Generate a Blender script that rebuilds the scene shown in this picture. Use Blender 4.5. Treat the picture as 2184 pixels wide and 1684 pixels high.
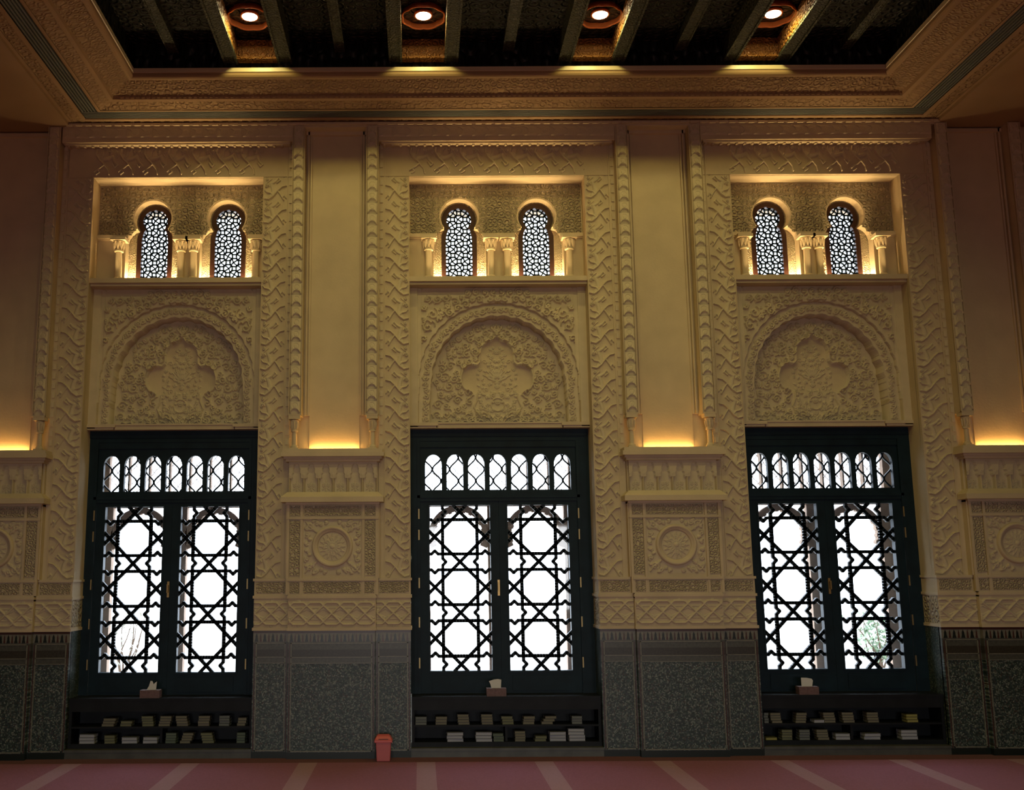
import bpy, math, random
import numpy as np
from mathutils import Vector, Matrix
from mathutils.geometry import tessellate_polygon
PI = math.pi
C = bpy.context.scene
for o in list(bpy.data.objects):
    bpy.data.objects.remove(o)

# ------------------------------------------------------------------ camera
CAM_D, CAM_Z, FPX = 11.15, 1.95, 2200.0
th = math.atan(373.0 / FPX); ro = math.radians(0.3)
Fv = Vector((0, math.cos(th), math.sin(th))); Rv = Vector((1, 0, 0)); Uv = Vector((0, -math.sin(th), math.cos(th)))
R2 = Rv * math.cos(ro) - Uv * math.sin(ro); U2 = Uv * math.cos(ro) + Rv * math.sin(ro)
cd = bpy.data.cameras.new('camera'); cam = bpy.data.objects.new('camera', cd); C.collection.objects.link(cam)
m = Matrix((R2, U2, -Fv)).transposed().to_4x4(); m.translation = Vector((0, -CAM_D, CAM_Z)); cam.matrix_world = m
cd.sensor_width = 36; cd.lens = FPX / 2184 * 36; cd.shift_x = (1092 - 893) / 2184.0; cd.clip_end = 200; cd.clip_start = .05
C.camera = cam
C.view_settings.view_transform = 'Standard'; C.view_settings.look = 'None'
C.view_settings.exposure = 0.0; C.view_settings.gamma = 1; C.view_settings.use_curve_mapping = False
# ------------------------------------------------------------------ sky
w = bpy.data.worlds.new('sky'); C.world = w; w.use_nodes = True
w.node_tree.nodes['Background'].inputs[0].default_value = (.86, .93, 1, 1)
w.node_tree.nodes['Background'].inputs[1].default_value = 8

def area(name, loc, target, sx, sy, power, col, spread=180):
    l = bpy.data.lights.new(name, 'AREA'); l.shape = 'RECTANGLE'; l.size = sx; l.size_y = sy
    l.energy = power; l.color = col; l.spread = math.radians(spread)
    o = bpy.data.objects.new(name, l); C.collection.objects.link(o); o.location = loc
    o.rotation_euler = (Vector(target) - Vector(loc)).to_track_quat('-Z', 'Y').to_euler(); return o
def spot(name, loc, target, power, col, ang, blend=.5, r=.05):
    l = bpy.data.lights.new(name, 'SPOT'); l.energy = power; l.color = col; l.spot_size = math.radians(ang)
    l.spot_blend = blend; l.shadow_soft_size = r
    o = bpy.data.objects.new(name, l); C.collection.objects.link(o); o.location = loc
    o.rotation_euler = (Vector(target) - Vector(loc)).to_track_quat('-Z', 'Y').to_euler(); return o
WARM = (1, .79, .17)
# added fill panels before the windowless opposite wall, standing in for daylight
for x in (-2.7, .9, 4.5):
    area('window_daylight', (x, -23.7, 2.0), (x, 0, -2.0), 1.9, 2.8, 19, (.93, .93, .93), 50)
LAMPX = (-1.72, .067, 1.851, 3.62); LAMPY = -1.56
for x in LAMPX:
    spot('downlight_beam', (x, LAMPY, 7.40), (x, LAMPY + .25, 0), 20, WARM, 156, .3, .05)
for y, p_, a_ in ((-4.6, 52, 157), (-7.6, 46, 165)):
    for x in LAMPX:
        spot('downlight_beam', (x, y, 7.40), (x, y, 0), p_, (1, .84, .27), a_, .03, .06)
for y in (-11.0, -15.5, -20.0):                                 # further rows of downlights behind the camera
    for x in LAMPX: spot('downlight_beam', (x, y, 7.0), (x, y, 0), 170, (1, .76, .34), 112, .4, .08)
for c_, s_ in ((-2.715, .968), (.899, 1.0), (4.515, .970)):      # cove lamps lying on the window ledges
    area('cove_lamp', (c_, .085, 5.197), (c_, .085, 7), 1.7 * s_, .03, 3.6, (1, .66, .26), 55)

# ------------------------------------------------------------------ helpers
def new_mat(name):
    mt = bpy.data.materials.new(name); mt.use_nodes = True
    nt = mt.node_tree; return mt, nt, nt.nodes['Principled BSDF'], nt.nodes.new
def simple(name, col, rough=.6, metal=0., spec=.5, noise=0., nscale=8., bump=0., bscale=60., emit=None, es=0.):
    mt, nt, b, N = new_mat(name)
    b.inputs['Base Color'].default_value = (*col, 1); b.inputs['Roughness'].default_value = rough
    b.inputs['Metallic'].default_value = metal; b.inputs['Specular IOR Level'].default_value = spec
    tc = N('ShaderNodeTexCoord')
    if noise:
        n = N('ShaderNodeTexNoise'); n.inputs['Scale'].default_value = nscale; n.inputs['Detail'].default_value = 6
        r = N('ShaderNodeValToRGB'); nt.links.new(tc.outputs['Object'], n.inputs['Vector'])
        nt.links.new(n.outputs['Fac'], r.inputs[0])
        r.color_ramp.elements[0].position = .3; r.color_ramp.elements[1].position = .7
        r.color_ramp.elements[0].color = (*[c * (1 - noise) for c in col], 1)
        r.color_ramp.elements[1].color = (*[min(1, c * (1 + noise)) for c in col], 1)
        nt.links.new(r.outputs[0], b.inputs['Base Color'])
    if bump:
        n = N('ShaderNodeTexNoise'); n.inputs['Scale'].default_value = bscale; n.inputs['Detail'].default_value = 4
        nt.links.new(tc.outputs['Object'], n.inputs['Vector'])
        bp = N('ShaderNodeBump'); bp.inputs['Strength'].default_value = bump; bp.inputs['Distance'].default_value = .01
        nt.links.new(n.outputs['Fac'], bp.inputs['Height']); nt.links.new(bp.outputs[0], b.inputs['Normal'])
    if emit:
        b.inputs['Emission Color'].default_value = (*emit, 1); b.inputs['Emission Strength'].default_value = es
    return mt
def carved(name, col, scale, dist, rough=.75, spec=.3, ax=(1, .001, 1)):
    """fine arabesque relief: warped voronoi rings with scrolling waves"""
    mt, nt, b, N = new_mat(name); L = nt.links.new
    tc = N('ShaderNodeTexCoord'); mp = N('ShaderNodeMapping'); mp.inputs['Scale'].default_value = ax
    L(tc.outputs['Object'], mp.inputs[0])
    nz = N('ShaderNodeTexNoise'); nz.inputs['Scale'].default_value = scale * .6; L(mp.outputs[0], nz.inputs['Vector'])
    mx = N('ShaderNodeMix'); mx.data_type = 'VECTOR'; mx.inputs[0].default_value = .03
    L(mp.outputs[0], mx.inputs[4]); L(nz.outputs['Color'], mx.inputs[5])
    v = N('ShaderNodeTexVoronoi'); v.inputs['Scale'].default_value = scale; v.inputs['Randomness'].default_value = .45
    L(mx.outputs[1], v.inputs['Vector'])
    mth = N('ShaderNodeMath'); mth.operation = 'MULTIPLY'; mth.inputs[1].default_value = 14; L(v.outputs['Distance'], mth.inputs[0])
    sn = N('ShaderNodeMath'); sn.operation = 'SINE'; L(mth.outputs[0], sn.inputs[0])
    bp = N('ShaderNodeBump'); bp.inputs['Strength'].default_value = 1; bp.inputs['Distance'].default_value = dist
    L(sn.outputs[0], bp.inputs['Height']); L(bp.outputs[0], b.inputs['Normal'])
    b.inputs['Base Color'].default_value = (*col, 1); b.inputs['Roughness'].default_value = rough
    b.inputs['Specular IOR Level'].default_value = spec
    return mt
PL = (.62, .515, .36)
M = {}
M['plaster'] = simple('plaster', PL, .8, spec=.25, noise=.07, nscale=3.5, bump=.15, bscale=40)
M['carve'] = simple('carved_plaster', (.63, .54, .39), .8, spec=.25, noise=.05, nscale=9)
M['fine_carve'] = carved('fine_carved_plaster', (.58, .49, .35), 24, .008)
M['return_carve'] = carved('return_carved_plaster', (.60, .51, .36), 12, .02, ax=(.001, 1, 1))
M['screen_carve'] = carved('screen_carved_plaster', (.58, .49, .35), 15, .020)
M['flank_carve'] = carved('flank_carved_plaster', (.60, .51, .36), 32, .004)
M['mid_carve'] = carved('mid_carved_plaster', (.60, .51, .36), 20, .008)
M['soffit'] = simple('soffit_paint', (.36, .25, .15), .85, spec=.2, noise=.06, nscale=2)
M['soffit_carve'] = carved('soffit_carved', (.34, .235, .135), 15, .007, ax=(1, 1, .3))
M['rim'] = simple('rim_paint', (.66, .58, .42), .35, spec=.5)  # paler, glossier than the soffit, so the lamp bars on the edge look brighter
M['grille'] = simple('grille_grey', (.13, .15, .145), .55)
M['grille_dark'] = simple('grille_dark', (.015, .02, .02), .8)
M['door'] = simple('door_wood', (.006, .019, .031), .5, spec=.2, noise=.3, nscale=5)
M['lattice'] = simple('lattice_wood', (.010, .022, .034), .5, spec=.3)
M['shelf_wood'] = simple('shelf_wood', (.010, .012, .015), .5, spec=.2, noise=.3, nscale=6)
M['ceil_wood'] = carved('ceiling_wood', (.006, .008, .008), 9, .012, .45, .4, ax=(1, 1, .4))  # coffer timber darkened, its unlit look put into the base colour
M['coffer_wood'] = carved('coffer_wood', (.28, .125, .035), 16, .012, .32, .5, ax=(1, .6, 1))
M['beam_wood'] = carved('beam_wood', (.050, .058, .044), 18, .005, .5, .4, ax=(1, 1, .6))  # same timber, the dim look of the beams put into the base colour
M['keyframe'] = simple('keyhole_frame_wood', (.035, .012, .008), .5, spec=.3)
M['brass'] = simple('brass', (.35, .26, .12), .4, metal=.8)
M['handle'] = simple('handle_brass', (.45, .30, .12), .35, metal=.8)
M['stone'] = simple('outer_stone', (.42, .30, .22), .8, noise=.15, nscale=6, bump=.3)
M['ground'] = simple('forecourt_paving', (.6, .57, .52), .9, noise=.06, nscale=1)
M['eave'] = simple('eave_plaster', (.55, .36, .24), .8, noise=.06, nscale=2)
M['bin'] = simple('red_plastic', (.60, .15, .16), .38, spec=.5)
M['bin_lid'] = simple('red_lid_plastic', (.70, .13, .13), .32, spec=.5)
M['tissue'] = simple('tissue_paper', (.72, .72, .70), .9)
M['tbox'] = simple('tissue_box_card', (.15, .085, .085), .6, noise=.25, nscale=40)
M['plate'] = simple('switch_plastic', (.18, .22, .23), .4)
M['marble'] = simple('step_marble', (.085, .085, .075), .4, noise=.25, nscale=7)
M['tile_dark'] = simple('tile_dark_green', (.008, .016, .013), .3)
M['tile_red'] = simple('tile_red', (.07, .026, .02), .3)
M['tile_light'] = simple('tile_pale_grey', (.19, .185, .15), .35, noise=.2, nscale=30)
M['tile_band'] = simple('tile_band', (.034, .030, .020), .35, noise=.35, nscale=50)
M['tile_mid'] = simple('tile_mid_grey', (.070, .074, .062), .35, noise=.25, nscale=40)
M['lampglow'] = simple('lamp_glow', (1, 1, 1), .5, emit=(1, .82, .45), es=65)
M['stripglow'] = simple('strip_glow', (1, .7, .3), .5, emit=(1, .52, .13), es=40)
M['windowglow'] = simple('uplight_glow', (1, .8, .4), .5, emit=(1, .68, .30), es=600)
M['copper'] = simple('copper_ring', (.40, .11, .035), .3, metal=.6)
for nm, col in (('white', (.40, .42, .48)), ('cream', (.20, .19, .135)), ('grey', (.17, .19, .18)), ('olive', (.18, .19, .11)), ('yellow', (.34, .32, .10)), ('green', (.13, .17, .13))):
    M['pages_' + nm] = simple('pages_' + nm, col, .8)
    M['cover_' + nm] = simple('cover_' + nm, tuple(c * .35 for c in col), .5)
def glass():
    mt, nt, b, N = new_mat('window_glass'); nt.nodes.remove(b)
    out = nt.nodes['Material Output']; t = N('ShaderNodeBsdfTransparent'); g = N('ShaderNodeBsdfGlossy'); mx = N('ShaderNodeMixShader')
    t.inputs[0].default_value = (.93, .96, 1, 1); g.inputs['Roughness'].default_value = .03; mx.inputs[0].default_value = .05
    nt.links.new(t.outputs[0], mx.inputs[1]); nt.links.new(g.outputs[0], mx.inputs[2]); nt.links.new(mx.outputs[0], out.inputs[0]); return mt
M['glass'] = glass()
def zellige(ax=(1, .001, 1)):
    mt, nt, b, N = new_mat('zellige_mosaic'); L = nt.links.new
    tc = N('ShaderNodeTexCoord'); mp = N('ShaderNodeMapping'); mp.inputs['Scale'].default_value = ax; L(tc.outputs['Object'], mp.inputs[0])
    v = N('ShaderNodeTexVoronoi'); v.inputs['Scale'].default_value = 85; v.inputs['Randomness'].default_value = .5; L(mp.outputs[0], v.inputs['Vector'])
    sp = N('ShaderNodeSeparateColor'); L(v.outputs['Color'], sp.inputs[0])
    r = N('ShaderNodeValToRGB'); r.color_ramp.interpolation = 'CONSTANT'; L(sp.outputs[0], r.inputs[0])
    el = r.color_ramp.elements; el[0].color = (.012, .028, .024, 1); el[1].position = .30; el[1].color = (.030, .060, .052, 1)
    for p, c in ((.48, (.125, .155, .130)), (.62, (.030, .044, .052)), (.76, (.085, .105, .090)), (.88, (.060, .040, .032)), (.93, (.20, .23, .20))):
        e = el.new(p); e.color = (*c, 1)
    L(r.outputs[0], b.inputs['Base Color']); b.inputs['Roughness'].default_value = .35
    v2 = N('ShaderNodeTexVoronoi'); v2.feature = 'DISTANCE_TO_EDGE'; v2.inputs['Scale'].default_value = 85; v2.inputs['Randomness'].default_value = .5
    L(mp.outputs[0], v2.inputs['Vector'])
    bp = N('ShaderNodeBump'); bp.inputs['Strength'].default_value = .4; bp.inputs['Distance'].default_value = .004
    L(v2.outputs[0], bp.inputs['Height']); L(bp.outputs[0], b.inputs['Normal']); return mt
M['zellige'] = zellige(); M['zellige_side'] = zellige((1, 1, 1))
def carpet():
    mt, nt, b, N = new_mat('carpet'); L = nt.links.new
    tc = N('ShaderNodeTexCoord'); sx = N('ShaderNodeSeparateXYZ'); L(tc.outputs['Object'], sx.inputs[0])
    def mth(op, a, bb=None):
        n = N('ShaderNodeMath'); n.operation = op
        for i, v in enumerate((a, bb)):
            if v is None: continue
            if isinstance(v, (int, float)): n.inputs[i].default_value = v
            else: L(v, n.inputs[i])
        return n.outputs[0]
    u = mth('FLOORED_MODULO', mth('SUBTRACT', sx.outputs[0], .054 - .0925), 1.185)
    s = mth('LESS_THAN', u, .185); ed = mth('LESS_THAN', sx.outputs[1], -.30)
    s = mth('MULTIPLY', s, ed)
    n = N('ShaderNodeTexNoise'); n.inputs['Scale'].default_value = 55; n.inputs['Detail'].default_value = 5; L(tc.outputs['Object'], n.inputs['Vector'])
    def mix(f, a, bb):
        x = N('ShaderNodeMix'); x.data_type = 'RGBA'
        if isinstance(f, (int, float)): x.inputs[0].default_value = f
        else: L(f, x.inputs[0])
        for i, v in ((6, a), (7, bb)):
            if isinstance(v, tuple): x.inputs[i].default_value = (*v, 1)
            else: L(v, x.inputs[i])
        return x.outputs[2]
    base = mix(n.outputs['Fac'], (.25, .075, .125), (.42, .15, .22))
    strip = mix(n.outputs['Fac'], (.37, .20, .25), (.50, .28, .34))
    bord = mix(n.outputs['Fac'], (.13, .035, .026), (.19, .055, .04))
    c = mix(s, base, strip); c = mix(ed, bord, c)
    L(c, b.inputs['Base Color']); b.inputs['Roughness'].default_value = .95; b.inputs['Specular IOR Level'].default_value = .1
    b.inputs['Sheen Weight'].default_value = .15
    bp = N('ShaderNodeBump'); bp.inputs['Strength'].default_value = .5; bp.inputs['Distance'].default_value = .006
    L(n.outputs['Fac'], bp.inputs['Height']); L(bp.outputs[0], b.inputs['Normal']); return mt
M['carpet'] = carpet()

class MB:
    def __init__(s): s.v = []; s.f = []
    def add(s, v, f):
        n = len(s.v); s.v += [tuple(p) for p in v]; s.f += [tuple(n + i for i in q) for q in f]; return s
    def box(s, x0, x1, y0, y1, z0, z1, taper=0.):
        t = taper
        v = [(x0, y0, z0), (x1, y0, z0), (x1, y1, z0), (x0, y1, z0), (x0 + t, y0 + t, z1), (x1 - t, y0 + t, z1), (x1 - t, y1 - t, z1), (x0 + t, y1 - t, z1)]
        return s.add(v, [(0, 3, 2, 1), (4, 5, 6, 7), (0, 1, 5, 4), (1, 2, 6, 5), (2, 3, 7, 6), (3, 0, 4, 7)])
    def prism(s, poly, y0, y1, holes=()):      # poly in (x, z), extruded along y
        loops = [list(poly)] + [list(h) for h in holes]
        tris = tessellate_polygon([[Vector((x, z, 0)) for x, z in l] for l in loops])
        pts = [p for l in loops for p in l]; n = len(pts)
        v = [(x, y0, z) for x, z in pts] + [(x, y1, z) for x, z in pts]; f = []
        for a, b, c in tris:
            ar = (pts[b][0] - pts[a][0]) * (pts[c][1] - pts[a][1]) - (pts[b][1] - pts[a][1]) * (pts[c][0] - pts[a][0])
            if ar < 0: b, c = c, b
            f += [(a, b, c), (n + a, n + c, n + b)]
        k = 0
        for li, l in enumerate(loops):
            ar = sum(l[i][0] * l[(i + 1) % len(l)][1] - l[(i + 1) % len(l)][0] * l[i][1] for i in range(len(l)))
            fl = (ar > 0) == (li == 0)
            for i in range(len(l)):
                a, b = k + i, k + (i + 1) % len(l)
                f.append((a, n + a, n + b, b) if fl else (a, b, n + b, n + a))
            k += len(l)
        return s.add(v, f)
    def bar(s, p, q, w, y0, y1):
        dx, dz = q[0] - p[0], q[1] - p[1]; L = math.hypot(dx, dz)
        if L < 1e-6: return s
        dx /= L; dz /= L; e = w * .5; ax, az = p[0] - dx * e * .5, p[1] - dz * e * .5; bx, bz = q[0] + dx * e * .5, q[1] + dz * e * .5
        nx, nz = -dz * e, dx * e
        c = [(ax - nx, az - nz), (bx - nx, bz - nz), (bx + nx, bz + nz), (ax + nx, az + nz)]
        v = [(x, y0, z) for x, z in c] + [(x, y1, z) for x, z in c]
        return s.add(v, [(0, 1, 2, 3), (7, 6, 5, 4), (0, 4, 5, 1), (1, 5, 6, 2), (2, 6, 7, 3), (3, 7, 4, 0)])
    def lathe(s, prof, cx, cy, n=16, sq=False):   # prof: list of (r, z) about a vertical axis
        v = []; f = []
        for r, z in prof:
            for i in range(n):
                a = 2 * PI * (i + .5) / n; v.append((cx + r * math.cos(a), cy + r * math.sin(a), z))
        for j in range(len(prof) - 1):
            for i in range(n):
                k = (i + 1) % n; f.append((j * n + i, j * n + k, (j + 1) * n + k, (j + 1) * n + i))
        f.append(tuple(range(n))[::-1]); f.append(tuple((len(prof) - 1) * n + i for i in range(n)))
        return s.add(v, f)
    def ringy(s, prof, cx, cz, n=48, wob=0., wn=12):   # prof: (r, y) revolved about the y axis
        v = []; f = []
        for r, y in prof:
            for i in range(n):
                a = 2 * PI * i / n; rr = r * (1 + wob * abs(math.sin(a * wn / 2))); v.append((cx + rr * math.cos(a), y, cz + rr * math.sin(a)))
        for j in range(len(prof) - 1):
            for i in range(n):
                k = (i + 1) % n; f.append((j * n + i, j * n + k, (j + 1) * n + k, (j + 1) * n + i))
        return s.add(v, f)
    def mesh(s, name, mat, smooth=False):
        me = bpy.data.meshes.new(name); me.from_pydata(s.v, [], s.f); me.materials.append(mat)
        if smooth: me.polygons.foreach_set('use_smooth', [True] * len(me.polygons))
        me.update(); return me
    def build(s, name, mat, parent=None, smooth=False, **kw):
        return link(name, s.mesh(name, mat, smooth), parent, **kw)
def link(name, data, parent=None, loc=(0, 0, 0), scale=None, rot=None, **props):
    o = bpy.data.objects.new(name, data); C.collection.objects.link(o); o.location = loc
    if scale: o.scale = scale
    if rot: o.rotation_euler = rot
    if parent: o.parent = parent
    for k, v in props.items(): o[k] = v
    return o
def S(name, mb, mat, **kw): return mb.build(name, mat, None, kind='structure', **kw)
def empty(name, loc, **kw): return link(name, None, None, loc, **kw)
def thing(name, loc, label, cat, group=None):
    o = empty(name, loc, label=label, category=cat)
    if group: o['group'] = group
    return o

# ---- relief fields: numpy height grids, strokes stamped with rounded profiles
class HF:
    def __init__(s, x0, x1, z0, z1, cell):
        s.nx = max(2, int(round((x1 - x0) / cell))) + 1; s.nz = max(2, int(round((z1 - z0) / cell))) + 1
        s.x = np.linspace(x0, x1, s.nx); s.z = np.linspace(z0, z1, s.nz); s.X, s.Z = np.meshgrid(s.x, s.z)
        s.H = np.zeros_like(s.X); s.c = cell
    def stamp(s, x, z, r, h, sub=False):
        i0 = np.searchsorted(s.x, x - r); i1 = np.searchsorted(s.x, x + r); j0 = np.searchsorted(s.z, z - r); j1 = np.searchsorted(s.z, z + r)
        if i1 <= i0 or j1 <= j0: return
        d = ((s.X[j0:j1, i0:i1] - x) ** 2 + (s.Z[j0:j1, i0:i1] - z) ** 2) / (r * r)
        p = h * np.sqrt(np.clip(1 - d, 0, 1)); t = s.A[j0:j1, i0:i1]
        np.maximum(t, p, out=t)
    A = None
    def layer(s): s.A = np.zeros_like(s.H); return s
    def apply(s, mask=None, sign=1):
        a = s.A * sign if mask is None else s.A * sign * mask
        s.H += a; s.A = None; return s
    def stroke(s, pts, w0, w1, h, mirror=False):
        pts = np.array(pts, float)
        for m_ in ((1, -1) if mirror else (1,)):
            n = len(pts)
            for k in range(n - 1):
                a, b = pts[k], pts[k + 1]; L = np.hypot(*(b - a)); q = max(1, int(L / (s.c * .8)))
                for t in range(q + 1):
                    u = (k + t / q) / (n - 1); p = a + (b - a) * t / q
                    s.stamp(m_ * p[0], p[1], max(s.c * .9, w0 + (w1 - w0) * u), h)
        return s
    def spiral(s, x, z, R, a0, turns, w, h, cw=1, mirror=False, leaf=True):
        pts = []
        for k in range(int(14 * turns) + 1):
            t = k / (14 * turns); a = a0 + cw * 2 * PI * turns * t; r = R * (1 - .85 * t); pts.append((x + r * math.cos(a), z + r * math.sin(a)))
        s.stroke(pts, w, w * .75, h, mirror); s.stroke([pts[-1], (pts[-1][0] + 1e-3, pts[-1][1])], w * 1.5, w * 1.5, h * 1.25, mirror)
        if leaf:
            for q in (.12, .3, .5):
                k = int(q * (len(pts) - 1)); px, pz = pts[k]; dx, dz = px - x, pz - z; d = math.hypot(dx, dz) + 1e-6
                s.stroke([(px, pz), (px + dx / d * R * .30 - cw * dz / d * R * .25, pz + dz / d * R * .30 + cw * dx / d * R * .25)], w * 1.2, w * .5, h * .8, mirror)
    def build(s, name, mat, parent, yoff=0., mask=None, smooth=True, **kw):
        return link(name, s.mesh(name, mat, yoff, mask, smooth), parent, **kw)
    def mesh(s, name, mat, yoff=0., mask=None, smooth=True):
        n = s.nx * s.nz; co = np.empty((n, 3)); co[:, 0] = s.X.ravel(); co[:, 1] = yoff - s.H.ravel(); co[:, 2] = s.Z.ravel()
        idx = np.arange(n).reshape(s.nz, s.nx)
        q = np.stack([idx[:-1, :-1], idx[:-1, 1:], idx[1:, 1:], idx[1:, :-1]], -1).reshape(-1, 4)
        if mask is not None:
            q = q[mask.ravel()]
            used, inv = np.unique(q, return_inverse=True); co = co[used]; q = inv.reshape(-1, 4)
        me = bpy.data.meshes.new(name); me.vertices.add(len(co)); me.vertices.foreach_set('co', co.ravel())
        me.loops.add(q.size); me.loops.foreach_set('vertex_index', q.ravel().astype(np.int32))
        me.polygons.add(len(q)); me.polygons.foreach_set('loop_start', np.arange(0, q.size, 4, dtype=np.int32))
        me.polygons.foreach_set('use_smooth', [smooth] * len(q)); me.materials.append(mat); me.update(); me.validate(); return me
    def edge0(s, m=.006):
        w_ = np.minimum(np.minimum(s.X - s.x[0], s.x[-1] - s.X), np.minimum(s.Z - s.z[0], s.z[-1] - s.Z)) / m
        s.H *= np.clip(w_, 0, 1); return s

# ------------------------------------------------------------------ layout numbers (metres)
FZ = .045
BAY = [(-2.715, .968), (.899, 1.0), (4.515, .970)]        # centre, width scale
OH = .995                                                  # half width of an opening
PIER = []
edges = [(-5.37, BAY[0][0] - OH * BAY[0][1])] + [(BAY[i][0] + OH * BAY[i][1], BAY[i + 1][0] - OH * BAY[i + 1][1]) for i in (0, 1)] + [(BAY[2][0] + OH * BAY[2][1], 7.15)]
ZTOP = 6.95
XL, XR, YN = -14.0, 16.0, -24.0

# ------------------------------------------------------------------ room shell
S('roof', MB().box(XL - .3, XR + .3, YN - .3, .56, 7.62, 7.85), M['stone'])
S('floor', MB().box(XL, XR, YN, .1, -.1, FZ), M['carpet'])
S('wall_left', MB().box(XL - .3, XL, YN, .6, -.1, 7.7), M['plaster'])
S('wall_right', MB().box(XR, XR + .3, YN, .6, -.1, 7.7), M['plaster'])
wn = MB().box(XL - .3, XR + .3, YN - .3, YN, -.1, 7.7)
S('wall_near', wn, M['plaster'])

wall = S('wall_far', MB().box(XL, edges[0][0], 0, .6, FZ - .1, 7.6).box(edges[3][1], XR, 0, .6, FZ - .1, 7.6), M['plaster'])
# the wall's masonry: piers and the band above the openings
core = MB(); corel = MB()
for a, b in edges:
    core.box(a, b, .045, .55, 1.33, 7.6); corel.box(a, b, .0, .55, -.1, 1.33)
for c, s in BAY:
    core.box(c - OH * s, c + OH * s, .02, .55, 6.36, 7.6)
    core.box(c - OH * s, c + OH * s, .40, .55, 5.05, 5.20)          # slab under the upper windows
core.build('masonry', M['plaster'], wall); corel.build('lower_masonry', M['zellige_side'], wall)

# ---------------- relief tiles shared by all piers
rnd = random.Random(4)
def wide_tile(W=.29, Hh=.2806):
    h = HF(0, W, 0, Hh, .0042)
    hh = Hh
    for dz in (-hh, 0, hh):
        h.layer() if dz == -hh else None
        q = lambda x, z: (x * W, z * hh + dz)
        # broad acanthus body
        h.stroke([q(.30, .15), q(.42, .35), q(.38, .55), q(.30, .72)], .030, .022, .012)
        h.stroke([q(.30, .72), q(.50, .82), q(.62, .95)], .020, .010, .013)
        h.stroke([q(.05, .10), q(.22, .06), q(.42, .20), q(.60, .42), q(.78, .58), q(.96, .62)], .014, .009, .020)
        h.stroke([q(.60, .42), q(.72, .25), q(.80, .12), q(.86, .02)], .012, .009, .018)
        h.stroke([q(.80, .12), q(.88, .22), q(.96, .10)], .010, .008, .016)
        h.stroke([q(.42, .20), q(.30, .32), q(.12, .36), q(.05, .44)], .013, .008, .018)
        h.stroke([q(.56, .75), q(.70, .86), q(.62, .97)], .010, .007, .016)
        x, z = q(.12, .62); h.spiral(x, z, .028, 0, 1.2, .008, .019, 1, leaf=False)
        x, z = q(.13, .90); h.spiral(x, z, .022, 1.5, 1.1, .007, .018, -1, leaf=False)
    h.stroke([(.02, .20), (.10, .26)], .007, .005, .012); h.A *= 1.5; h.apply()
    # leaf veins
    h.H -= .004 * (np.sin(h.X * 330 + np.sin(h.Z * 60) * 2) > .55) * (h.H > .006) * (h.H < .0125)
    h.H *= np.clip(np.minimum(h.X, W - h.X) / .006, 0, 1)
    return h
WT = wide_tile(); WT_mesh = WT.mesh('scroll_relief', M['carve'])
h = HF(-.065, .065, 0, .131, .0042)
Zc_, Xc_ = h.Z, h.X
arch = .014 + .040 * np.clip(1 - (Xc_ / .046) ** 2, 0, 1) ** .6
body = np.clip((.131 - Zc_) / .10, 0, 1)
h.H = np.where(Zc_ > arch, .010 + .034 * (.35 + .65 * body) * (1 - (np.abs(Xc_) / .064) ** 4 * .8), 0.004)
h.H += .007 * (np.abs(np.abs(Xc_) - .050) < .009) * (Zc_ < .040)
h.H -= .006 * ((np.abs(np.hypot(Xc_, Zc_ - .085) - .028)) < .005)
h.H *= np.clip((.065 - np.abs(Xc_)) / .008, 0, 1)
NT_mesh = h.mesh('leaf_relief', M['carve'])
# small pointed niche of the shelf arcade
h = HF(-.0785, .0785, 0, .33, .0042)
x, z = np.abs(h.X), h.Z
col = np.clip(1 - ((.0785 - x) / .013) ** 2, 0, 1) ** .5 * .055
cap = np.clip(1 - (np.hypot(x - .0785, (z - .185) * .9) / .033) ** 4, 0, 1) * .060
lob = np.maximum.reduce([.040 - np.hypot(x, z - .235), .036 - np.hypot(x - .012, z - .18), .030 - np.hypot(x, z - .275), .046 - x - np.clip(z - .16, 0, 1) * 3])
h.H = np.where((lob < 0) & (z > .15), .056, col); h.H = np.maximum(h.H, cap)
h.layer(); h.spiral(-.018, .075, .024, 0, 1.3, .006, .014, 1, mirror=True); h.stroke([(0, .02), (0, .13)], .008, .004, .012)
h.stroke([(-.035, .03), (0, .06)], .006, .004, .01, mirror=True); h.apply(lob > -.005)
AN_mesh = h.mesh('arcade_niche', M['carve'])
# medallion square
h = HF(-.305, .305, -.29, .29, .005); h.layer()
for a in range(4):
    sx, sz = ((1, 1), (-1, 1), (-1, -1), (1, -1))[a]
    P = lambda u, v: (sx * u, sz * v)
    for (u, v, R, a0, cw) in ((.235, .22, .045, .5, 1), (.27, .13, .030, 2, -1), (.17, .25, .030, 4, 1), (.275, .04, .024, 1, 1), (.07, .262, .022, 2, -1), (.20, .185, .022, 3, 1), (.275, .20, .022, 1, 1), (.12, .235, .020, 5, -1), (.245, .085, .018, 0, 1), (.20, .275, .018, 2, 1)):
        h.spiral(sx * u, sz * v, R, a0 * sx, 1.2, .009, .020, cw * sx * sz)
    h.stroke([P(.17, .16), P(.25, .22), P(.285, .27)], .014, .006, .022)
h.apply(); h.edge0(); MS_mesh = h.mesh('medallion_square', M['carve'])
h = HF(-.155, .155, -.155, .155, .005); h.layer()
for k in range(16):
    a = 2 * PI * k / 16
    h.stroke([(.03 * math.cos(a), .03 * math.sin(a)), (.08 * math.cos(a + .16), .08 * math.sin(a + .16)), (.135 * math.cos(a), .135 * math.sin(a))], .004, .006, .012)
    h.stroke([(.03 * math.cos(a), .03 * math.sin(a)), (.08 * math.cos(a - .16), .08 * math.sin(a - .16)), (.135 * math.cos(a), .135 * math.sin(a))], .004, .006, .012)
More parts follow.
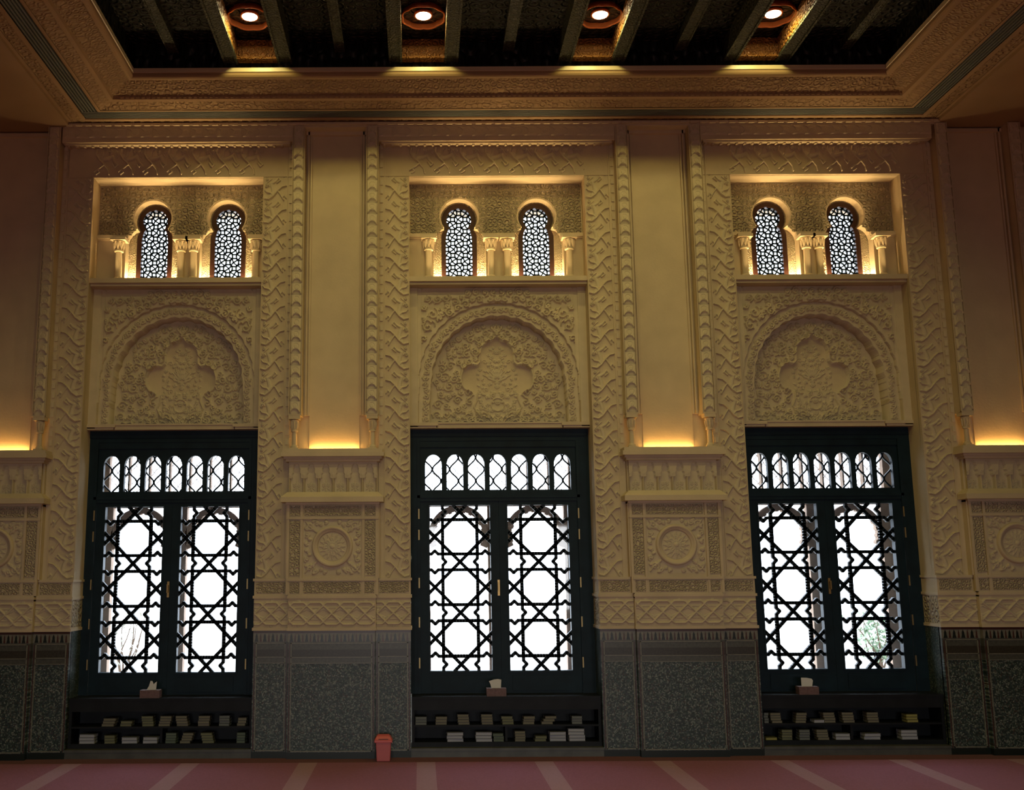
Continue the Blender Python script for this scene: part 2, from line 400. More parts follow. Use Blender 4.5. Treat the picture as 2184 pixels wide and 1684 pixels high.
for k in range(8):
    a = 2 * PI * k / 8; h.spiral(.085 * math.cos(a), .085 * math.sin(a), .022, a, 1.1, .006, .013, 1, leaf=False)
h.stamp(0, 0, .03, .02); h.apply(); h.H += .012 * np.clip(1 - np.hypot(h.X, h.Z) / .15, 0, 1)
rr_ = np.hypot(h.X[:-1, :-1], h.Z[:-1, :-1]); RS_mesh = h.mesh('rosette', M['carve'], mask=rr_ < .152)
ring = MB().ringy([(.218, .02), (.215, -.03), (.200, -.042), (.185, -.036), (.178, -.020), (.166, -.020), (.158, -.012), (.150, .02)], 0, 0, 64)
RING_mesh = ring.mesh('medallion_ring', M['plaster'], True)
def interlace(Wd):
    h = HF(-Wd, Wd, 0, .30, .005); h.layer(); lam = .70
    xs = np.arange(-Wd, Wd + .001, .012)
    def wave(ph, amp, off):
        pts = []
        for x in xs:
            t = ((x / lam + ph) % 1.0); tri = 1 - abs(t * 2 - 1) * 2; pts.append((x, .15 + off + amp * max(-.78, min(.78, tri * 1.15)) / .78))
        return pts
    for ph, amp in ((0, .112), (.5, .112), (.25, .112), (.75, .112)): h.stroke(wave(ph, amp, 0), .013, .013, .028)
    for ph in (0, .25, .5, .75): h.stroke(wave(ph, .060, 0), .007, .007, .014)
    for k in range(-3, 4):
        for sg in (1, -1):
            h.spiral(k * lam / 2, .15 + sg * .125, .018, 0, 1, .006, .012, sg, leaf=False)
            h.spiral((k + .5) * lam / 2, .15 + sg * .03, .016, 0, 1, .006, .012, sg, leaf=False)
    h.apply(); h.edge0(); return h
IC_mesh = interlace(.455).mesh('interlace_band', M['carve'])
IS_mesh = interlace(.1865).mesh('interlace_band_side', M['carve'])
# baluster columns
def colonnette(z0, z1, r, caph, x, y):
    m_ = MB()
    m_.box(x - r * 1.7, x + r * 1.7, y - r * 1.7, y + r * 1.7, z0, z0 + .02)
    zc = z1 - caph
    m_.lathe([(r * 1.5, z0 + .02), (r * 1.5, z0 + .035), (r, z0 + .055), (r * .93, zc - .015), (r * 1.35, zc - .012), (r * 1.35, zc + .005), (r * 1.05, zc + .012), (r * 1.15, zc + caph * .35), (r * 1.7, zc + caph * .62), (r * 1.75, zc + caph * .7), (r * 1.45, zc + caph * .74)], x, y)
    for a in range(8):                       # acanthus leaves of the capital
        t = a * PI / 4; cx, cy = x + math.cos(t) * r * 1.35, y + math.sin(t) * r * 1.35
        m_.lathe([(r * .15, zc + caph * .08), (r * .38, zc + caph * .3), (r * .5, zc + caph * .55), (r * .2, zc + caph * .66)], cx, cy, 6)
    m_.box(x - r * 2.2, x + r * 2.2, y - r * 2.0, y + r * 2.0, z1 - caph * .24, z1, -.0)
    return m_

# ------------------------------------------------------------------ piers
YC, YS = -.10, -.04       # front of the pier's middle and of its sides below the friezes
for pi_, (a, b) in enumerate(edges):
    pc = (a + b) / 2; hw = (b - a) / 2
    if pi_ == 3: pc = b - .83 - .01; pc = 6.34; hwl = pc - a
    if pi_ == 0: pc = -4.52
    def bx(name, mat, *boxes, **kw):
        m_ = MB()
        for q in boxes: m_.box(*q)
        return m_.build(name, mat, wall, **kw)
    # --- mosaic dado
    bx('dado_panel', M['zellige'], (pc - .455, pc + .455, YC, .02, .11, 1.0))
    bx('dado_panel', M['zellige'], (a, pc - .455, YS, .02, .11, 1.0)); bx('dado_panel', M['zellige'], (pc + .455, b, YS, .02, .11, 1.0))
    for x0, x1, yy in ((pc - .455, pc + .455, YC), (a, pc - .456, YS), (pc + .456, b, YS)):
        bx('dado_band', M['tile_mid'], (x0, x1, yy, .02, 1.0, 1.062)); bx('dado_band', M['tile_band'], (x0, x1, yy, .02, 1.062, 1.138))
        bx('dado_band', M['tile_mid'], (x0, x1, yy, .02, 1.138, 1.215)); bx('dado_band', M['tile_light'], (x0, x1, yy, .02, 1.215, 1.305))
        bx('dado_base', M['tile_dark'], (x0, x1, yy, .02, FZ - .01, .11)); bx('dado_band', M['tile_red'], (x0, x1, yy - .002, .02, 1.305, 1.33))
        fr = MB(); e = .03; y0 = yy - .006
        fr.box(x0 + e, x0 + e + .010, y0, yy, .115, 1.205).box(x1 - e - .010, x1 - e, y0, yy, .115, 1.205).box(x0 + e, x1 - e, y0, yy, .115, .127).box(x0 + e, x1 - e, y0, yy, 1.197, 1.207)
        fr.box(x0 + e, x1 - e, y0, yy, 1.055, 1.063).box(x0 + e, x1 - e, y0, yy, .995, 1.001)
        fr.build('border_line', M['tile_light'], wall)
        red = MB(); red.box(x0 + .012, x0 + .022, yy - .003, yy, .115, 1.2).box(x1 - .022, x1 - .012, yy - .003, yy, .115, 1.2); red.build('border_line', M['tile_red'], wall)
        n = max(1, int((x1 - x0 - .03) / .0765)); st = (x1 - x0 - .03) / n
        for k in range(n):
            for q in (0, 1):
                cx = x0 + .015 + st * (k + .25 + .5 * q); wv = st * (.25, .15)[q]
                pr = MB().prism([(cx - wv * .95, 1.218), (cx + wv * .95, 1.218), (cx + wv * .55, 1.25), (cx + wv * .5, 1.275), (cx, 1.302), (cx - wv * .5, 1.275), (cx - wv * .55, 1.25)], yy - .005, yy)
                pr.build('tile', M['tile_dark' if q == 0 else 'tile_red'], wall)
    # --- beads that wrap around the pier
    for z0, z1, pr in ((1.33, 1.36, .022), (1.662, 1.69, .020), (1.842, 1.868, .020)):
        bead = MB(); e2 = .03
        bead.box(a - .012, pc - .47, YS - pr, .32, z0, z1).box(pc + .47, b + .012, YS - pr, .32, z0, z1).box(pc - .47, pc + .47, YC - pr, .05, z0, z1)
        bead.build('bead_moulding', M['plaster'], wall)
    bx('fillet', M['plaster'], (pc - .462, pc + .462, YC - .008, .05, 1.69, 1.70), (pc - .462, pc + .462, YC - .008, .05, 1.645, 1.662))
    # --- interlace band
    bx('band_backing', M['plaster'], (pc - .462, pc + .462, YC, .05, 1.36, 1.865), (a, pc - .462, YS, .05, 1.36, 1.865), (pc + .462, b, YS, .05, 1.36, 1.865))
    bx('band_return', M['return_carve'], (a - .003, a + .01, YS + .01, .30, 1.37, 1.65), (b - .01, b + .003, YS + .01, .30, 1.37, 1.65))
    link('interlace_band', IC_mesh, wall, (pc, YC + .001, 1.355))
    link('interlace_band', IS_mesh, wall, ((a + pc - .462) / 2, YS + .001, 1.355), (((pc - .462 - a) / .373), 1, 1)); link('interlace_band', IS_mesh, wall, ((b + pc + .462) / 2, YS + .001, 1.355), (((b - pc - .462) / .373), 1, 1))
    # --- carved strip and its dividers
    bx('carved_strip', M['fine_carve'], (pc - .30, pc + .30, YC - .006, YC + .01, 1.715, 1.83)); bx('carved_strip', M['fine_carve'], (pc - .445, pc - .345, YC - .006, YC + .01, 1.715, 1.83))
    bx('carved_strip', M['fine_carve'], (pc + .345, pc + .445, YC - .006, YC + .01, 1.715, 1.83))
    bx('carved_strip', M['fine_carve'], (a + .02, pc - .50, YS - .006, YS + .01, 1.715, 1.83)); bx('carved_strip', M['fine_carve'], (pc + .50, b - .02, YS - .006, YS + .01, 1.715, 1.83))
    # --- pedestal
    bx('pedestal', M['plaster'], (pc - .50, pc + .50, YC + .012, .05, 1.868, 2.66))
    ped = MB()
    for sx in (-1, 1):
        for u0, u1 in ((.315, .342), (.458, .487)):
            x0, x1 = sorted((pc + sx * u0, pc + sx * u1)); ped.box(x0, x1, YC - .010, YC + .02, 1.70, 2.655)
    ped.box(pc - .49, pc + .49, YC - .018, YC + .02, 2.488, 2.512)
    ped.build('pedestal_moulding', M['plaster'], wall)
    link('medallion_square', MS_mesh, wall, (pc, YC + .011, 2.195)); link('rosette', RS_mesh, wall, (pc, YC + .008, 2.20))
    link('medallion_ring', RING_mesh, wall, (pc, YC + .006, 2.20))
    for sx in (-1, 1):
        bx('carved_strip', M['mid_carve'], (pc + sx * .40 - .052, pc + sx * .40 + .052, YC - .0, YC + .02, 1.90, 2.475)); bx('carved_strip', M['mid_carve'], (pc + sx * .40 - .052, pc + sx * .40 + .052, YC - .0, YC + .02, 2.53, 2.63))
    bx('carved_strip', M['mid_carve'], (pc - .30, pc + .30, YC, YC + .02, 2.53, 2.63))
    # --- shelf arcade
    sh = MB(); sh.box(pc - .545, pc + .545, YC - .10, .05, 2.665, 2.72)
    v0 = MB(); x0, x1 = pc - .545, pc + .545
    sh.add([(x0, YC - .10, 2.72), (x1, YC - .10, 2.72), (x1 - .06, YC - .03, 2.775), (x0 + .06, YC - .03, 2.775), (x1 - .06, .05, 2.775), (x0 + .06, .05, 2.775), (x1, .05, 2.72), (x0, .05, 2.72)], [(0, 1, 2, 3), (3, 2, 4, 5), (1, 6, 4, 2), (7, 0, 3, 5)])
    sh.box(pc - .50, pc + .50, YC - .03, .05, 2.640, 2.665); sh.build('lower_cornice', M['plaster'], wall)
    bx('arcade_backing', M['plaster'], (pc - .482, pc + .482, YC + .056, .05, 2.775, 3.12))
    for k in range(6): link('arcade_niche', AN_mesh, wall, (pc - .4710 + (k + .5) * .157, YC + .055, 2.775))
    sh = MB(); sh.box(pc - .505, pc + .505, YC - .05, .05, 3.10, 3.125).box(pc - .525, pc + .525, YC - .075, .05, 3.125, 3.15)
    sh.box(pc - .55, pc + .55, YC - .115, .05, 3.15, 3.195).box(pc - .535, pc + .535, YC - .105, .05, 3.195, 3.232)
    sh.build('shelf_cornice', M['plaster'], wall)
    # --- glowing strip lamp behind the shelf edge
    lab = ['amber strip lamp glowing behind the shelf of the pier at the left edge', 'amber strip lamp glowing on the shelf of the pier above the red bin',
           'amber strip lamp glowing on the shelf of the pier between middle and right doors', 'amber strip lamp glowing on the shelf of the pier at the right edge'][pi_]
    st = thing('strip_lamp', (pc, -.005, 3.232), lab, 'lamp', 'strip lamps on the pier shelves')
    MB().box(-.27, .27, -.016, .016, 0, .006).build('lamp_base', M['grille'], st); MB().box(-.265, .265, -.010, .012, .006, .014).build('tube', M['stripglow'], st)
    # --- plain upper panel with stepped mouldings
    bx('pilaster_panel', M['plaster'], (pc - .275, pc + .275, .030, .046, 3.232, 6.86))
    mo = MB()
    for sx in (-1, 1):
        for u0, u1, y in ((.275, .292, .010), (.292, .304, .026), (.304, .322, -.010), (.322, .345, .020)):
            x0, x1 = sorted((pc + sx * u0, pc + sx * u1)); mo.box(x0, x1, y, .05, 3.62, 6.90)
    mo.box(pc - .345, pc + .345, -.01, .05, 6.86, 6.90); mo.build('panel_moulding', M['plaster'], wall)
    # --- narrow friezes on colonnettes
    for sx in (-1, 1):
        x0, x1 = sorted((pc + sx * .345, pc + sx * .485))
        bx('narrow_frieze', M['plaster'], (x0, x1, -.125, .05, 3.60, 6.93))
        ed_ = MB(); ed_.box(x0, x0 + .008, -.140, -.12, 3.60, 6.93).box(x1 - .008, x1, -.140, -.12, 3.60, 6.93).box(x0, x1, -.143, -.12, 3.60, 3.615); ed_.build('edge_bead', M['plaster'], wall)
        for k in range(25): link('leaf_relief', NT_mesh, wall, ((x0 + x1) / 2, -.124, 3.62 + k * .1318), (.95, .9, 1.005))
        colonnette(3.232, 3.60, .028, .16, pc + sx * .42, -.085).build('colonnette', M['plaster'], wall, smooth=False)
        ch0, ch1 = sorted((pc + sx * .485, pc + sx * .545)); dots = MB()
        for k in range(34): dots.box(ch0 + .014, ch1 - .014, -.012, .0, 3.30 + k * .1056, 3.30 + k * .1056 + .060)
        dots.build('dotted_channel', M['carve'], wall, kind='stuff')
        w0, w1 = sorted((pc + sx * .485, b if sx > 0 else a))
        bx('wide_frieze', M['plaster'], (w0, w1, 0, .05, 1.868, 6.73))
        x_out = b if sx > 0 else a
        x_in = pc + sx * .548
        sc = (abs(x_out - x_in) - .016) / .29
        for k in range(16):
            o = link('scroll_relief', WT_mesh, wall, (x_out - sx * .008, .001, 1.868 + k * .2806), (-sx * sc, 1, 1))
        eb = MB(); eb.box(min(x_in, x_in + sx * .01), max(x_in, x_in + sx * .01), -.010, 0, 1.868, 6.72)
        xo = sorted((x_out, x_out - sx * .008)); eb.box(xo[0], xo[1], -.008, 0, 1.868, 6.36); eb.build('edge_bead', M['plaster'], wall)

# ------------------------------------------------------------------ bands over the openings
for bi, (c, s) in enumerate(BAY):
    o0, o1 = c - OH * s - .34, c + OH * s + .34
    MB().box(c - OH * s, c + OH * s, 0, .03, 6.36, 6.75).build('wide_frieze', M['plaster'], wall)
    n = 7; L = (2 * OH * s) / n
    for k in range(n):
        link('scroll_relief', WT_mesh, wall, (c - OH * s + k * L, .001, 6.71), (1.12, 1, L / .2806), (0, PI / 2, 0))
    MB().box(o0, o1, -.125, .03, 6.735, 6.93).build('narrow_frieze', M['plaster'], wall)
    lip = MB().box(o0 + .03, o1 - .03, -.10, .0, 6.715, 6.736)
    for k in range(28): lip.box(o0 + .05 + k * (o1 - o0 - .1) / 28, o0 + .075 + k * (o1 - o0 - .1) / 28, -.012, -.10 + .02, 6.70, 6.716)
    lip.build('dentil_lip', M['carve'], wall)
    n = 18; L = (o1 - o0) / n
    for k in range(n): link('leaf_relief', NT_mesh, wall, (o0 + (k) * L, -.124, 6.845), (.95, .35, L / .131), (0, PI / 2, 0))
    MB().box(c - OH * s - .30, c - OH * s - .29, -.01, 0, 6.36, 6.735).box(c + OH * s + .29, c + OH * s + .30, -.01, 0, 6.36, 6.735).box(c - OH * s - .3, c + OH * s + .3, -.008, 0, 6.362, 6.37).build('edge_bead', M['plaster'], wall)
# continuous cornice under the ceiling
cn = MB()
cn.box(-4.0, 5.95, -.16, .0, 6.925, 6.95).box(-4.0, 5.95, -.135, 0, 6.90, 6.925)
for k in range(90): cn.box(-3.97 + k * .1102, -3.97 + k * .1102 + .07, -.175, -.15, 6.915, 6.94)
S('trim_1', cn, M['carve'])

# ------------------------------------------------------------------ openings
def keyhole(cx, zc, R, nk, hw_, zs, zb, n=22):
    zn = zc - math.sqrt(R * R - nk * nk); a0 = math.asin((zn - zc) / R); pts = [(cx + hw_, zb), (cx + hw_, zs)]
    pts += [(cx + hw_ - (hw_ - nk) * t ** 1.6, zs + (zn - zs) * (1 - (1 - t) ** 1.6)) for t in (.25, .5, .75)]
    pts += [(cx + R * math.cos(a), zc + R * math.sin(a)) for a in [a0 + (PI - 2 * a0) * k / n for k in range(n + 1)]]
    left = [(2 * cx - x, z) for x, z in reversed(pts[:5])]
    return pts + left
def inside(poly, x, z):
    r = False; j = len(poly) - 1
    for i in range(len(poly)):
        xi, zi = poly[i]; xj, zj = poly[j]
        if (zi > z) != (zj > z) and x < (xj - xi) * (z - zi) / (zj - zi) + xi: r = not r
        j = i
    return r
def clipped(mb, pts, w_, y0, y1, ok):
    for a_, b_ in zip(pts[:-1], pts[1:]):
        if ok((a_[0] + b_[0]) / 2, (a_[1] + b_[1]) / 2): mb.bar(a_, b_, w_, y0, y1)
# --- carved arch panel, one height field split in three parts
PZ0, PZ1, PX = 3.515, 5.105, .995
h = HF(-PX, PX, PZ0, PZ1, .0048)
X, Z = h.X, h.Z; ax = np.abs(X)
AC = 4.04
ang = np.arctan2(np.maximum(Z - AC, 0), X); rad = np.where(Z > AC, np.hypot(X, Z - AC), ax + np.clip(AC - Z, 0, .3) * -.06)
Ro = .885 + .012 * np.abs(np.sin(ang * 19)); Ri = .742 + .016 * np.abs(np.sin(ang * 15 + PI / 2))
L0 = rad > Ro; L1 = (rad > Ri) & ~L0; L2 = ~L0 & ~L1
plainedge = ax > .905
R1 = random.Random(11)
def fill(h, region, n, r0, r1, wd, ht):
    placed = []; tries = 0
    while len(placed) < n and tries < n * 60:
        tries += 1; x = R1.uniform(0.0, PX); z = R1.uniform(PZ0, PZ1); r = R1.uniform(r0, r1)
        if not region(x, z, r): continue
        if any(math.hypot(x - p, z - q) < (r + t) * .92 for p, q, t in placed): continue
        placed.append((x, z, r)); h.spiral(x, z, r, R1.uniform(0, 6.3), R1.uniform(1.0, 1.5), wd, ht, R1.choice((1, -1)), mirror=True)
def rad_(x, z): return math.hypot(x, z - AC) if z > AC else x
h.layer(); fill(h, lambda x, z, r: rad_(x, z) > .91 + r * .6 and x < .865 - r * .6 and z > 3.75 + r and z < 5.08 - r * .6, 60, .03, .075, .0115, .026)
for k in range(26):      # leaf sprigs between the scrolls
    x = R1.uniform(.05, .9); z = R1.uniform(4.0, 5.05)
    if rad_(x, z) > .97: a = R1.uniform(0, 6.3); h.stroke([(x, z), (x + .04 * math.cos(a), z + .04 * math.sin(a)), (x + .07 * math.cos(a + .4), z + .07 * math.sin(a + .4))], .014, .004, .028, mirror=True)
sp = h.A.copy() * L0 * ~plainedge; h.A = None
h.layer()
for k in range(38):      # archivolt ornament
    a = PI * (k + .5) / 38; x, z = .818 * math.cos(a), AC + .818 * math.sin(a)
    h.spiral(x, z, .036, a + k, 1.2, .009, .020, 1 if k % 2 else -1)
for k in range(7): h.spiral(.818, AC - .04 - k * .066, .034, k, 1.2, .009, .018, 1, mirror=True)
av = h.A.copy() * L1; h.A = None
# trefoil outline of the inner panel
tre = [(0, 4.60), (.04, 4.55), (.10, 4.53), (.155, 4.49), (.185, 4.42), (.188, 4.35), (.19, 4.29), (.225, 4.255), (.27, 4.265), (.33, 4.25), (.385, 4.20), (.41, 4.12), (.405, 4.05), (.37, 3.99), (.30, 3.95)]
poly = tre + [(.22, 3.86), (.30, 3.74), (0, 3.62)] ; poly = poly + [(-x, z) for x, z in reversed(poly)]
tm = np.zeros_like(X, bool)
jj = len(poly) - 1
for i in range(len(poly)):
    xi, zi = poly[i]; xj, zj = poly[jj]
    if zi != zj: cnd = ((zi > Z) != (zj > Z)) & (X < (xj - xi) * (Z - zi) / (zj - zi) + xi); tm ^= cnd
    jj = i
trec = tm & (Z > 3.93)
h.layer(); h.stroke(tre, .032, .024, .036, mirror=True); ridge = h.A.copy() * ~trec; h.A = None
h.layer(); fill(h, lambda x, z, r: rad_(x, z) < .715 - r * .5 and z > 3.60 + r * .5 and not inside(poly, x - r * .6, z) and not inside(poly, x, z) and not inside(poly, x - r * .5, z - r * .6), 95, .026, .062, .0095, .024)
for k in range(60):
    x = R1.uniform(.02, .7); z = R1.uniform(3.6, 4.7)
    if rad_(x, z) < .68 and not inside(poly, x, z): a = R1.uniform(0, 6.3); h.stroke([(x, z), (x + .03 * math.cos(a), z + .03 * math.sin(a)), (x + .05 * math.cos(a + .5), z + .05 * math.sin(a + .5))], .011, .004, .024, mirror=True)
h.stroke([(0, 4.63), (.035, 4.66), (0, 4.74)], .02, .006, .028, mirror=True)
for k in range(5): h.stroke([(.02 + k * .018, 3.56), (.05 + k * .035, 3.62), (.09 + k * .05, 3.68 - k * .012)], .009, .006, .022, mirror=True)
for q in (.33, .62): h.stroke([(q - .09, 3.585), (q - .05, 3.615), (q, 3.60), (q + .05, 3.615), (q + .09, 3.585)], .011, .009, .030, mirror=True)
h.stroke([(q_ * .09 * 1, 0) for q_ in (0, 0)], .001, .001, 0)
ty = h.A.copy() * (L2 & ~trec); h.A = None
h.layer()            # central palmette inside the trefoil
for k in range(17):
    a = PI * (k + .5) / 17; r = .10 + .05 * (k % 2)
    h.stroke([(.04 * math.cos(a), 4.08 + .05 * math.sin(a)), (r * math.cos(a), 4.10 + r * 1.1 * math.sin(a))], .005, .010, .020)
fill(h, lambda x, z, r: inside([(0, 4.50), (.09, 4.46), (.15, 4.30), (.23, 4.18), (.24, 4.08), (.21, 3.98), (.22, 3.86), (.27, 3.72), (0, 3.62)] + [(-.02, 3.62), (-.02, 4.5)], x + r * .3, z), 60, .016, .034, .007, .020)
for k in range(24):
    a = 2 * PI * k / 24; h.stroke([(.075 * math.cos(a), 3.80 + .075 * math.sin(a)), (.075 * math.cos(a + .28), 3.80 + .075 * math.sin(a + .28))], .007, .007, .024)
h.stroke([(.22, 3.95), (.235, 3.85), (.27, 3.77), (.22, 3.68), (.10, 3.64)], .010, .008, .026, mirror=True)
pm = h.A.copy() * L2; h.A = None
base = np.where(L0, .255, np.where(L1, .205, 0.)); base = np.where(L2, np.where(trec, -.035, 0.014), base)
h.H = base + 1.45 * sp + 1.4 * av + ridge * L2 + 1.4 * ty + 1.0 * pm
h.H = np.where(plainedge & L0, .275, h.H); h.H = np.where((ax > .865) & ~plainedge & L0, .250, h.H)
fmx = np.maximum.reduce([base[:-1, :-1], base[:-1, 1:], base[1:, 1:], base[1:, :-1]])
TY0 = .465
mes = {'spandrel_panel': h.mesh('spandrel_panel', M['carve'], TY0, (fmx > .23)), 'archivolt': h.mesh('archivolt', M['carve'], TY0, (fmx <= .23) & (fmx > .05)), 'tympanum': h.mesh('tympanum', M['carve'], TY0, fmx <= .05)}
h = None

ORD = ['first', 'second', 'third', 'fourth', 'fifth', 'sixth', 'seventh', 'eighth']
DN = ['left', 'middle', 'right']
def arch_poly(cx, hw_, z0, z1, n=10):
    zs = z1 - hw_ * 1.35; p = [(cx - hw_, z0), (cx + hw_, z0), (cx + hw_, zs)]
    p += [(cx + hw_ * math.cos(t) ** 1.0, zs + (z1 - zs) * math.sin(t) ** .92) for t in [PI * k / (2 * n) for k in range(1, n)]] + [(cx, z1)]
    p += [(2 * cx - x, z) for x, z in reversed(p[2:-1])]
    return p
WINX = [(-3.058, -2.205), (.478, 1.372), (4.08, 4.935)]
wn_ = 0
for bi, (c, s) in enumerate(BAY):
    o0, o1 = c - OH * s, c + OH * s
    for k_, me in mes.items(): link(k_, me, wall, (c, 0, 0), (s, 1, 1))
    bk = MB().box(o0, o1, TY0 + .03, .60, 3.50, 5.10); bk.box(o0, o1, .25, .40, 5.10, 5.19)
    bk.build('arch_backing', M['plaster'], wall)
    MB().box(o0, o1, .015, .26, 5.135, 5.19).box(o0, o1, .05, .26, 5.105, 5.135).build('window_ledge', M['plaster'], wall)
    cz = MB().box(o0 + .30, o1 - .30, .20, .33, 3.50, 3.548).box(o0, o0 + .31, .17, .33, 3.525, 3.56).box(o1 - .31, o1, .17, .33, 3.525, 3.56)
    cz.box(o0 + .30, o1 - .30, .185, .33, 3.548, 3.565).box(o0, o0 + .29, .19, .33, 3.50, 3.525).box(o1 - .29, o1, .19, .33, 3.50, 3.525); cz.build('lintel_moulding', M['plaster'], wall)
    # upper niche wall with two keyhole apertures
    wx = WINX[bi]
    ap = [keyhole(x, 5.967, .215, .175, .30, 5.70, 5.19) for x in wx]
    MB().prism([(o0, 5.188), (o1, 5.188), (o1, 6.36), (o0, 6.36)], .25, .38, ap).build('niche_wall', M['plaster'], wall)
    # carved sheet above the string course
    ap2 = [keyhole(x, 5.967, .232, .195, .24, 5.70, 5.68) for x in wx]
    up = [(o0 + .01, 5.76), (o1 - .01, 5.76), (o1 - .01, 6.35), (o0 + .01, 6.35)]
    out = [(o0 + .01, 5.76)]
    def arc(x):
        k = keyhole(x, 5.967, .232, .18, .235, 5.755, 5.76); return [p for p in reversed(k) if p[1] >= 5.76]
    for x in wx: out += arc(x)
    out += [(o1 - .01, 5.76), (o1 - .01, 6.35), (o0 + .01, 6.35)]
    MB().prism(out, .243, .2505).build('carved_screen', M['screen_carve'], wall)
    # window back wall with the keyhole left open
    fo = [keyhole(x, 5.967, .200, .160, .205, 5.76, 5.20) for x in wx]
    MB().prism([(o0, 5.10), (o1, 5.10), (o1, 6.40), (o0, 6.40)], .385, .42, fo).build('recess_wall', M['flank_carve'], wall)
    MB().prism([(o0, 5.10), (o1, 5.10), (o1, 6.40), (o0, 6.40)], .42, .55, [keyhole(x, 5.967, .21, .17, .215, 5.76, 5.19) for x in wx]).build('recess_masonry', M['plaster'], wall)
    # string course and colonnettes
    sc_ = MB(); xs = [o0] + [v for x in wx for v in (x - .26, x + .26)] + [o1]
    for i in range(0, len(xs), 2): sc_.box(xs[i], xs[i + 1], .205, .25, 5.715, 5.755).box(xs[i], xs[i + 1], .225, .25, 5.70, 5.715)
    sc_.build('string_course', M['plaster'], wall)
    for x in wx:
        for sg in (-1, 1): colonnette(5.19, 5.705, .039, .15, x + sg * .355, .185).build('colonnette', M['plaster'], wall)
    for i, x in enumerate(wx):
        wn_ += 1
        W = empty('window_%d' % wn_, (x, .39, 5.20), kind='structure')
        q = lambda R, n_, hh, zs, zb: [(a_, b_ - 5.20) for a_, b_ in keyhole(0, 5.967, R, n_, hh, zs, zb)]
        MB().prism(q(.200, .160, .205, 5.76, 5.20), -.02, .05, [q(.143, .106, .152, 5.72, 5.285)]).build('frame', M['keyframe'], W)
        inn = q(.150, .112, .158, 5.72, 5.28); la = MB(); ok = lambda a_, b_: inside(inn, a_, b_)
        d = .145
        for ix in range(-5, 6):
            for iz in range(0, 26):
                cx, cz_ = ix * d + (iz % 2) * d / 2, .06 + iz * d / 2
                r = .052; clipped(la, [(cx + r * math.cos(t), cz_ + r * math.sin(t)) for t in [2 * PI * k / 10 for k in range(11)]], .016, 0, .022, ok)
        for k in range(-16, 17):
            for sg in (-1, 1):
                p0 = (k * d, .06 - 2 * d); pts = [(p0[0] + sg * t + .012 * math.sin(t * 60), p0[1] + t) for t in np.arange(0, 1.3, .02)]
                clipped(la, pts, .015, 0, .020, ok)
        la.build('lattice', M['lattice'], W, kind='stuff')
        MB().prism(q(.148, .11, .156, 5.72, 5.282), .028, .034).build('pane', M['glass'], W)
        for sg, sd in ((-1, 'left'), (1, 'right')):
            t = thing('uplight', (x + sg * .252, .325, 5.19), 'amber uplight at the %s foot of the %s keyhole window above the %s door' % (sd, ('left', 'right')[i], DN[bi]), 'lamp', 'uplights beside the keyhole windows')
            MB().box(-.03, .03, -.025, .025, 0, .012).build('housing', M['grille'], t); MB().box(-.025, .025, -.02, .02, .012, .02).build('lens', M['windowglow'], t)

    # ---------------- the door
    dw = .965 * s; dc = c - .02; P = .548 * s if s < 1 else .555; PZ = .5475
    Dr = empty('door_%d' % (bi + 1), (dc, .33, .64), kind='structure')
    L_ = lambda z: z - .64
    fr = MB(); fr.box(-OH * s - .01, -.885 * s, -.02, .16, 0, L_(3.51)).box(.885 * s, OH * s + .05, -.02, .16, 0, L_(3.51)).box(-.885 * s, .885 * s, -.02, .16, L_(3.30), L_(3.51)).box(-.885 * s, .885 * s, -.02, .16, L_(2.70), L_(2.80))
    fr.box(-OH * s, OH * s, -.035, -.02, L_(3.42), L_(3.50)).box(-.90 * s, -.87 * s, -.032, -.02, 0, L_(3.40)).box(.87 * s, .90 * s, -.032, -.02, 0, L_(3.40)).box(-.9 * s, .9 * s, -.032, -.02, L_(2.735), L_(2.765)).box(-.9 * s, .9 * s, -.03, -.02, L_(3.37), L_(3.40))
    fr.build('frame', M['door'], Dr)
    ps = .2395 * s; arcs = [arch_poly(ps * (k - 3), .092 * s, L_(2.825), L_(3.222)) for k in range(7)]
    MB().prism([(-.885 * s, L_(2.80)), (.885 * s, L_(2.80)), (.885 * s, L_(3.30)), (-.885 * s, L_(3.30))], 0, .06, arcs).build('transom_panel', M['door'], Dr)
    net = MB(); nw = .0975 * s; nh = .262
    for k in range(-9, 10):
        pts = [(k * nw + nw / 2 * .96 * math.cos(2 * PI * z / nh + k * PI + .5), L_(2.82) + z) for z in np.arange(0, .42, .0164)]
        clipped(net, pts, .016, .062, .085, lambda a_, b_: True)
    net.build('transom_lattice', M['lattice'], Dr)
    MB().box(-.88 * s, .88 * s, .095, .10, L_(2.81), L_(3.24)).build('transom_pane', M['glass'], Dr)
    hwl = .605 * P; lc = .433 * s
    for li, sg in enumerate((-1, 1)):
        lf = link('leaf', None, Dr, (sg * lc, .0, 0))
        zt, zb = L_(2.655), L_(.875); st = MB(); xo = .43 * s; xi = .432 * s
        x_out, x_in = (-1) * .44 * s, .432 * s
        if sg > 0: x_out, x_in = -.432 * s, .44 * s
        st.box(x_out, -hwl, 0, .07, 0.0, L_(2.70)).box(hwl, x_in, 0, .07, 0.0, L_(2.70)).box(-hwl, hwl, 0, .07, zt, L_(2.70)).box(-hwl, hwl, 0, .07, 0.0, zb)
        st.box(-hwl - .02, -hwl, -.010, 0, zb - .02, zt + .02).box(hwl, hwl + .02, -.010, 0, zb - .02, zt + .02).box(-hwl, hwl, -.010, 0, zb - .02, zb).box(-hwl, hwl, -.010, 0, zt, zt + .02)
        st.box(-hwl + .02, hwl - .02, -.012, 0, .03, zb - .05)
        st.build('stiles_and_rails', M['door'], lf)
        la = MB(); y0, y1, bw = .008, .048, .036
        A_, B_ = .343, .157; t_ = .065; tip = .222
